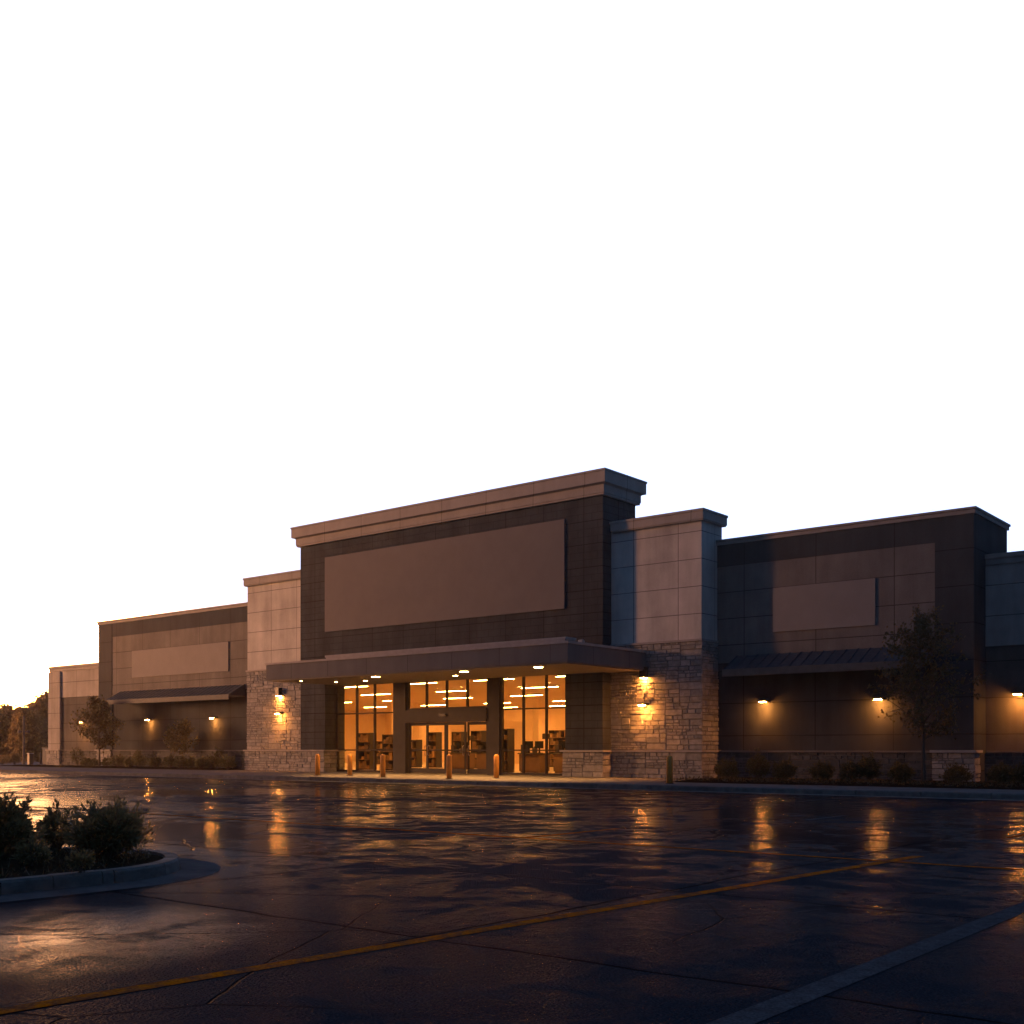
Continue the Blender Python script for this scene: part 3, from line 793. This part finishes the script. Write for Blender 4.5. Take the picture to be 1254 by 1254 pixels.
# ------------------------------------------------------------------ plants
def leaf(mb, p, d, up, L, W):
    s = d.cross(up)
    if s.length < 1e-3: s = Vector((1, 0, 0))
    s.normalize(); nn = s.cross(d)
    a, b = p, p + d * L
    mid = p + d * L * .45 + nn * W * .18
    mb.add([a, mid + s * W * .5 - nn * W * .15, b, mid - s * W * .5 - nn * W * .15, mid], [(0, 1, 4), (1, 2, 4), (2, 3, 4), (3, 0, 4)])
def rdir(rnd):
    while True:
        v = Vector((rnd.uniform(-1, 1), rnd.uniform(-1, 1), rnd.uniform(-1, 1)))
        if .05 < v.length < 1: return v.normalized()
def tree(x, y, H, W, base, n_limb, per, lsize, lab, seed, mat='leaf_tree', trunk_r=.055, cat='tree', group=None, z=.18, name='young_tree', tip=.75):
    rnd = random.Random(seed)
    e = empty(name, (x, y, z), lab, cat, group)
    t = MB(); t.local = True; lv = MB()
    K = 9; bend = [Vector((0, 0, 0))]
    for i in range(K): bend.append(bend[-1] + Vector((rnd.uniform(-.03, .03) * H / 5, rnd.uniform(-.03, .03) * H / 5, H * .96 / K)))
    t.tube(bend, [trunk_r * (1 - .85 * i / K) for i in range(K + 1)], 8)
    def at(f):
        f = min(.999, f) * K; i = int(f); return bend[i].lerp(bend[i + 1], f - i)
    def cluster(c, r, n):
        for _ in range(n):
            d = rdir(rnd); p = c + rdir(rnd) * r * rnd.random() ** .5
            d = (d + Vector((0, 0, -.25))).normalized()
            leaf(lv, p, d, rdir(rnd), lsize * rnd.uniform(.65, 1.25), lsize * rnd.uniform(.5, .75))
    for k in range(n_limb):
        f = base + (1 - base) * ((k + rnd.uniform(.0, .9)) / n_limb) ** 1.05
        h = (f - base) / (1 - base)
        prof = (min(1, .62 + h * 1.7) if h < .25 else 1.05 * (1 - ((h - .25) / .78)) ** tip) * rnd.uniform(.72, 1.12)
        L = max(.16 * W, W * .5 * prof); az = k * 2.39996 + rnd.uniform(-.35, .35)
        rise = rnd.uniform(.55, .95) + h * .5
        a = at(f * .96); d = Vector((math.cos(az), math.sin(az), rise)).normalized()
        pts = [a]; cur = a; dd = d
        for q in range(4):
            dd = (dd + rdir(rnd) * .16 + Vector((0, 0, -.03))).normalized(); cur = cur + dd * (L / (d.xy.length + .25)) * .27; pts.append(cur)
        r0 = trunk_r * (1 - .8 * f) * .6
        t.tube(pts, [r0, r0 * .75, r0 * .55, r0 * .35, r0 * .15], 5)
        for q in range(1, 5):
            nsub = 2
            for _ in range(nsub):
                sd = (dd + rdir(rnd) * .9).normalized(); sl = L * rnd.uniform(.16, .36)
                ep = pts[q] + sd * sl
                t.tube([pts[q], pts[q].lerp(ep, .5) + rdir(rnd) * .02, ep], [r0 * .35, r0 * .22, r0 * .1], 4)
                cluster(ep, lsize * 2.1, per); cluster(pts[q].lerp(ep, .55), lsize * 1.4, per // 2)
    cluster(bend[-1], lsize * 1.6, per * 2)
    t.build('trunk', 'bark', e, True)
    lv.local = True; lv.build('crown', mat, e)
    return e
tree(-12.1, 35.3, 5.35, 3.35, .27, 30, 12, .115, 'slender young tree with sparse dark crown before the right end of the store', 7, trunk_r=.065)
tree(-56.2 - 6.3, 37.0, 4.1, 2.7, .30, 24, 14, .16, 'young tree with a full oval crown before the left end of the store', 9, trunk_r=.06)
tree(-54.6, 37.5, 2.6, 1.9, .38, 14, 10, .13, 'low bushy tree between the two left awning lamps', 12, trunk_r=.035)
tree(-56.3, 37.9, 2.3, .95, .45, 9, 8, .13, 'narrow sapling left of the low bushy tree under the awning', 13, trunk_r=.025)

def shrub(x, y, z, W, H, lsize, n, lab, seed, group, mat='leaf_shrub', aspect=.45, spiky=0, body=1.0):
    rnd = random.Random(seed)
    e = empty('shrub', (x, y, z), lab, 'shrub', group)
    st = MB(); st.local = True; lv = MB(); lv.local = True
    ns = max(10, n // 26)
    for k in range(ns):
        az = rnd.uniform(0, 2 * math.pi); sp = rnd.random() ** .6
        ph = sp * R(80)
        ln = (.72 + .42 * rnd.random())
        tipp = Vector((math.cos(az) * math.sin(ph) * W * .5, math.sin(az) * math.sin(ph) * W * .5, max(.10, math.cos(ph) ** .7) * H)) * ln
        tipp.z = max(tipp.z, .08)
        mid = tipp * .5 + Vector((0, 0, H * .08)) + rdir(rnd) * .03
        st.tube([(rnd.uniform(-.03, .03), rnd.uniform(-.03, .03), -.03), mid, tipp], [.011 * H + .003, .007 * H + .002, .003], 4)
        per = n // ns
        for i in range(per):
            f = 1 - (rnd.random() ** 1.6) * .75
            c = (Vector((0, 0, 0)).lerp(mid, f * 2) if f < .5 else mid.lerp(tipp, f * 2 - 1)) + rdir(rnd) * rnd.uniform(.2, 1) * W * .09
            c.z = max(.03, c.z)
            d = (rdir(rnd) * .8 + tipp.normalized() * (.7 + spiky)).normalized()
            L = lsize * rnd.uniform(.6, 1.25)
            leaf(lv, c, d, rdir(rnd), L, L * aspect)
    lob = [(rdir(rnd), rnd.uniform(.85, 1.1)) for _ in range(16)]
    for k in range(int(n * 1.3)):
        v = rdir(rnd)
        if v.z < -.75: continue
        q = max(lob, key=lambda g_: g_[0].dot(v)); r = body * q[1] * (.60 + .36 * q[0].dot(v) ** 2) * (1 - .5 * rnd.random() ** 2)
        c = Vector((v.x * W * .5 * r, v.y * W * .5 * r, H * .46 + v.z * H * .5 * r))
        if c.z < .02: continue
        d = (rdir(rnd) + v * (.6 + spiky)).normalized(); L = lsize * rnd.uniform(.6, 1.2)
        leaf(lv, c, d, rdir(rnd), L, L * aspect)
    st.build('stem', 'bark', e); lv.build('foliage', mat, e)
    return e
G1 = 'shrubs in the bed before the right wing'
rs = [(890, 23, 28, 'round dark shrub beside the right stone pier'), (928, 32, 27, 'upright shrub right below the first lamp of the right wing'), (961, 23, 29, 'round shrub right of the upright one below the lamp'),
      (1006, 23, 28, 'round shrub standing alone midway between the right wing\'s two lamps'), (1042, 25, 28, 'warm-lit shrub touching a taller one below the lamp near the tree'), (1065, 31, 26, 'taller warm-lit shrub below the lamp near the tree'),
      (1105, 23, 30, 'round shrub just left of the slender tree trunk'), (1171, 22, 34, 'wide spiky shrub right of the tree before the stone column base'), (1226, 24, 34, 'wide shrub below the lamp at the store\'s right end'), (1252, 24, 26, 'shrub cut by the right picture edge')]
def gp(x, y, Z):
    t = (x - 627) / 1370; s = 1370 * (1.3 - Z) / (y - 917)
    return s * (-.6311 + .7757 * t), s * (.7757 + .6311 * t), s
def onY(x, Y):
    t = (x - 627) / 1370; s = Y / (.7757 + .6311 * t)
    return s * (-.6311 + .7757 * t), s
for i, (px, h, w, lab) in enumerate(rs):
    X, s = onY(px, 36.3 + (i % 3) * .25)
    Y = 36.3 + (i % 3) * .25
    shrub(X, Y, .19, w * s / 1370 * 1.08, h * s / 1370 * 1.05, .085, 850, lab, 100 + i, G1, spiky=.1)
G2 = 'clipped shrubs in the bed before the left wing'
ls = [(105, 10, 13, 'smallest clipped ball shrub, at the far end of the left bed'), (117, 9, 13, 'small ball shrub left of the full oval tree trunk'), (131, 11, 12, 'small ball shrub right of the full oval tree trunk'), (144, 14, 19, 'wide mound shrub just right of the full oval tree'),
      (158, 10, 12, 'small low shrub between two wide mounds'), (171, 16, 23, 'widest rounded mound shrub below the left awning lamp'), (190, 14, 18, 'rounded shrub right of the widest mound'), (208, 14, 18, 'rounded shrub left of the narrow sapling'),
      (222, 14, 18, 'rounded shrub below the narrow sapling'), (235, 12, 15, 'low shrub directly below the low bushy tree'), (247, 14, 18, 'rounded shrub right of the low bushy tree'), (258, 14, 16, 'rounded shrub below the awning lamp nearer the pier'), (279, 16, 23, 'big round shrub at the pier end of the left bed')]
for i, (px, h, w, lab) in enumerate(ls):
    Y = 37.2 + (i % 2) * .2; X, s = onY(px, Y)
    shrub(X, Y, .19, w * s / 1370 * 1.06, h * s / 1370 * 1.08, .10, 420, lab, 200 + i, G2, aspect=.55)
for i, (px, h, w, lab) in enumerate([(95, 24, 16, 'tall loose bush against the wall of the low far end'), (168, 20, 12, 'tall thin bush behind the widest mound'), (268, 27, 14, 'tall loose bush against the wall under the lamp nearer the pier')]):
    Y = 38.25; X, s = onY(px, Y)
    shrub(X, Y, .19, w * s / 1370, h * s / 1370, .12, 260, lab, 300 + i, G2)
# island shrubs, close to the camera
G3 = 'shrubs on the parking island'
for (px, py, w, h, lsz, n, lab, sd) in [(133, 1047, 100, 66, .074, 2300, 'big leafy shrub at the rounded tip of the parking island', 401), (68, 1040, 48, 54, .066, 750, 'middle shrub of the parking island, lower and thinner', 402),
                                    (0, 1052, 92, 84, .074, 2100, 'tallest shrub on the parking island, cut by the left picture edge', 403), (42, 1058, 44, 30, .05, 500, 'low tuft between the tallest and the middle island shrub', 405), (98, 1062, 34, 20, .045, 360, 'lowest tuft before the big leafy island shrub', 406)]:
    if px < -50: continue
    X, Y, s = gp(px, py, .19)
    shrub(X, Y, .17, w * s / 1370 * 1.02, h * s / 1370 * .98, lsz, n, lab, sd, G3, 'leaf_island', aspect=.36, spiky=.45, body=.84)
# island grass
m = MB(); rnd = random.Random(77)
for k in range(11000):
    a = rnd.uniform(0, 1); y = rnd.uniform(.5, IC[1] + 1.4); x = IC[0] + rnd.uniform(-1.4, 1.4)
    if y > IC[1] and (x - IC[0]) ** 2 + (y - IC[1]) ** 2 > 1.36 ** 2: continue
    dens = .5 + .5 * math.sin(x * 4.1 + 1) * math.sin(y * 3.3)
    if rnd.random() > dens * .9: continue
    h = rnd.uniform(.03, .13); d = Vector((rnd.uniform(-1, 1), rnd.uniform(-1, 1), 1.0)).normalized(); s_ = Vector((rnd.uniform(-1, 1), rnd.uniform(-1, 1), 0)).normalized() * .005
    t_ = min(1, (IR - .155 - abs(x - IC[0])) / 1.4); p = Vector((x, y, .10 + .10 * (1 - (1 - max(0, t_)) ** 2)))
    m.add([p - s_, p + s_, p + d * h + Vector((d.x, d.y, 0)) * .03], [(0, 1, 2)])
g = m.build('island_grass', 'grass'); tag(g, kind='stuff')
# leaf litter and low growth in the store's beds
m = MB(); rnd = random.Random(78)
for k in range(2600):
    x = rnd.uniform(-20.4, -6); y = rnd.uniform(33.35, 36.5); p = Vector((x, y, .2 + rnd.uniform(0, .05)))
    leaf(m, p, (rdir(rnd) + Vector((0, 0, .5))).normalized(), rdir(rnd), rnd.uniform(.05, .13), .04)
g = m.build('bed_ground_cover', 'grass'); tag(g, kind='stuff')

# ------------------------------------------------------------------ far left: trees, lamp post, posts, block wall
ft = [(-10, 872, 96, 30, 1), (4, 868, 100, 34, 2), (19, 871, 97, 30, 3), (33, 869, 94, 28, 4), (46, 858, 98, 34, 5), (59, 846, 102, 34, 6), (-26, 866, 100, 36, 7), (-46, 868, 104, 40, 8)]
FL = ['far tree at the left picture edge', 'broad far tree just left of the lamp post', 'far tree directly behind the lamp post', 'far tree just right of the lamp post', 'tall far tree left of the store\'s low corner', 'tallest far tree rising at the store\'s low corner']
for i, (px, py, s, w, sd) in enumerate(ft):
    if i >= 6: continue
    t_ = (px - 627) / 1370; X = s * (-.6311 + .7757 * t_); Y = s * (.7757 + .6311 * t_)
    H = (917 - py) / 1370 * s + 1.3
    tree(X, Y, H * .97, w * s / 1370 * 1.25, .05, 28, 20, .28, FL[i] + ', hazy against the sunset', 500 + sd, 'leaf_far', .12, group='trees beyond the store', z=.1, name='far_tree', tip=.45)
X, Y, s = gp(29, 936, .15)
e = empty('lamp_post', (X, Y, .15), 'slim lamp post with a small cross arm before the far trees', 'lamp post')
m = MB(); m.local = True; m.tube([(0, 0, 0), (0, 0, .25), (0, 0, .26), (0, 0, 3.55)], [.13, .12, .07, .055], 10); m.tube([(0, 0, 3.55), (0, 0, 3.62)], [.075, .03], 10); m.build('pole', 'pole', e)
m = MB(); m.local = True; m.tube([(-.28, -.2, 2.42), (.28, .2, 2.42)], [.03, .03], 6); m.build('cross_arm', 'pole', e)
for sgn in (-1, 1):
    m = MB(); m.local = True; m.bbox(sgn * .28 - .09, sgn * .28 + .09, sgn * .2 - .09, sgn * .2 + .09, 2.34, 2.52, .03); m.build('lamp_head', 'pole', e)
X, Y, s = gp(50, 936, .15)
e = empty('post', (X, Y, .15), 'short brown post beside the store\'s low corner', 'post')
m = MB(); m.local = True; m.tube([(0, 0, 0), (0, 0, .78), (0, 0, .82)], [.08, .08, .05], 10); m.build('shaft', 'pole', e, True)
m = MB(); m.local = True; m.tube([(0, 0, 0), (0, 0, .05)], [.17, .14], 10); m.build('foot', 'conc', e)
X, Y, s = gp(37, 937, .15)
e = empty('utility_cabinet', (X, Y, .15), 'brown utility cabinet right of the slim lamp post', 'cabinet')
m = MB(); m.local = True; m.bbox(-.16, .16, -.14, .14, 0.05, .80, .02); m.build('case', 'pole', e)
m = MB(); m.local = True; m.box(-.19, .19, -.17, .17, .80, .85); m.build('lid', 'trim', e)
m = MB(); m.local = True; m.box(-.2, .2, -.18, .18, 0, .049); m.build('base', 'conc', e)
X, Y, s = gp(52, 936.5, .15)
m = MB(); m.box(X - 3.0, X + 2.2, Y + 1.6, Y + 1.85, .15, 1.32); m.box(X - 3.05, X + 2.25, Y + 1.55, Y + 1.90, 1.32, 1.39)
w = m.build('block_wall', 'block'); tag(w, 'low grey block wall behind the short post at the store\'s low corner', 'wall')
for i, (px, w_, h_, lab) in enumerate([(18, 15, 15, 'loose bush left of the slim lamp post'), (3, 24, 11, 'low wide bush at the foot of the far trees')]):
    X, Y, s = gp(px, 936.3, .15); shrub(X, Y, .15, w_ * s / 1370, h_ * s / 1370, .13, 420, lab, 600 + i, None, 'leaf_far')

# unseen ridge, added out of view to block part of the low sun
m = MB(); nx, ny = 24, 10; vs = []; rnd = random.Random(91)
E0 = Vector((-152.0, -33.3, 0)); nd = Vector((.515, -.857, 0)); bd = Vector((-.857, -.515, 0))
for j in range(ny + 1):
    for i in range(nx + 1):
        u = 130 * i / nx; v_ = (j / ny - .5) * 2
        hh = 46 * (1 - v_ * v_) * min(1, .78 + u / 40) * (.92 + .12 * rnd.random())
        vs.append(E0 + nd * (u - 0) + bd * (v_ * 26) + Vector((0, 0, hh - .3)))
fs = [(j * (nx + 1) + i, j * (nx + 1) + i + 1, (j + 1) * (nx + 1) + i + 1, (j + 1) * (nx + 1) + i) for j in range(ny) for i in range(nx)]
fs.append(tuple(j * (nx + 1) for j in range(ny + 1)))
m.add(vs, fs); struct(m.build('sun_blocker_hill', 'grass'))
# ------------------------------------------------------------------ sky and sun
W = bpy.data.worlds.new('World'); S.world = W; W.use_nodes = True
nt = W.node_tree; nt.nodes.clear()
SUN_AZ = math.atan2(-.857, -.515); SUN_EL = R(6)
def wn(t, **k):
    n = nt.nodes.new(t)
    for a, b in k.items(): setattr(n, a, b)
    return n
sky = wn('ShaderNodeTexSky', sky_type='NISHITA'); sky.sun_disc = False
sky.sun_elevation = SUN_EL; sky.sun_rotation = SUN_AZ % (2 * math.pi); sky.dust_density = 3; sky.ozone_density = 3
bg = wn('ShaderNodeBackground'); nt.links.new(sky.outputs[0], bg.inputs[0]); bg.inputs[1].default_value = .009
tc = wn('ShaderNodeTexCoord')
def vdot(v):
    n = wn('ShaderNodeVectorMath', operation='DOT_PRODUCT'); nt.links.new(tc.outputs['Generated'], n.inputs[0])
    n.inputs[1].default_value = Vector(v).normalized(); return n.outputs['Value']
def mr(s, a, b, c, d, interp='SMOOTHSTEP'):
    n = wn('ShaderNodeMapRange', interpolation_type=interp); nt.links.new(s, n.inputs[0])
    for i, q in enumerate((a, b, c, d)): n.inputs[i + 1].default_value = q
    return n.outputs[0]
def bgc(col, s):
    n = wn('ShaderNodeBackground'); n.inputs[0].default_value = c4(col); nt.links.new(s, n.inputs[1]); return n.outputs[0]
def add(a, b):
    n = wn('ShaderNodeAddShader'); nt.links.new(a, n.inputs[0]); nt.links.new(b, n.inputs[1]); return n.outputs[0]
def dirpx(x, y):
    t = (x - 627) / 1370; return Vector((-.6311 + .7757 * t, .7757 + .6311 * t, (917 - y) / 1370))
fwd = Vector((-.6311, .7757, .24))
fb = wn('ShaderNodeBackground'); cr = wn('ShaderNodeValToRGB')
side = Vector((.7757, .6311, 0))                      # warm towards the sunken sun, cool away from it
nt.links.new(mr(vdot(side), -.46, .0, 0, 1, 'LINEAR'), cr.inputs[0])
cr.color_ramp.elements[0].color = (1.7, .95, .72, 1); cr.color_ramp.elements[1].color = (.67, .80, 1.30, 1)
e_ = cr.color_ramp.elements.new(.45); e_.color = (.70, .74, .92, 1)
nt.links.new(cr.outputs[0], fb.inputs[0]); nt.links.new(mr(vdot(fwd), math.cos(R(39)), math.cos(R(32)), 0, 1), fb.inputs[1])
ob = wn('ShaderNodeBackground'); ob.inputs[0].default_value = (1.15, .58, .33, 1)
mxs = wn('ShaderNodeMixShader'); nt.links.new(mr(vdot(dirpx(5, 880)), math.cos(R(2.6)), math.cos(R(.8)), 0, .9), mxs.inputs[0])
nt.links.new(fb.outputs[0], mxs.inputs[1]); nt.links.new(ob.outputs[0], mxs.inputs[2])
front = add(mxs.outputs[0], bgc((1, .42, .12), mr(vdot(dirpx(30, 690)), math.cos(R(7)), 1, 0, 14)))
core = bgc((1, .38, .06), mr(vdot(dirpx(38, 864)), math.cos(R(2.4)), 1, 0, 80))
halo = bgc((1, .48, .16), mr(vdot(dirpx(20, 880)), math.cos(R(13)), 1, 0, 2))
blue = wn('ShaderNodeBackground'); blue.inputs[0].default_value = (.010, .054, .138, 1); blue.inputs[1].default_value = 1
out = wn('ShaderNodeOutputWorld')
# faint pink afterglow low in the sky opposite the sunset, behind the camera
belt = bgc((1, .78, .74), mr(vdot((.6311, -.7757, .25)), math.cos(R(75)), math.cos(R(20)), 0, .034))
front = add(front, belt)
nt.links.new(add(add(add(bg.outputs[0], blue.outputs[0]), front), add(core, halo)), out.inputs[0])

sd = bpy.data.lights.new('sun', 'SUN'); sd.energy = 5.0; sd.angle = R(13); sd.color = (1, .435, .18)
so = bpy.data.objects.new('sun', sd); COL.objects.link(so)
v = Vector((.857 * math.cos(SUN_EL), .515 * math.cos(SUN_EL), -math.sin(SUN_EL)))
so.rotation_euler = v.to_track_quat('-Z', 'Y').to_euler(); so.location = (-60, -20, 20)

# ------------------------------------------------------------------ evening haze
hb = MB(); hb.box(GX0 - 4, GX1 + 4, GY0 - 4, GY1 + 4, -1.5, 52)
t = NT('evening_haze'); pv = t.n('ShaderNodeVolumePrincipled')
pv.inputs['Color'].default_value = (1, .8, .6, 1); pv.inputs['Density'].default_value = .0003; pv.inputs['Anisotropy'].default_value = .8
t.l(pv.outputs[0], t.out.inputs['Volume']); M['haze'] = t.m
tag(hb.build('haze', 'haze'), kind='stuff')
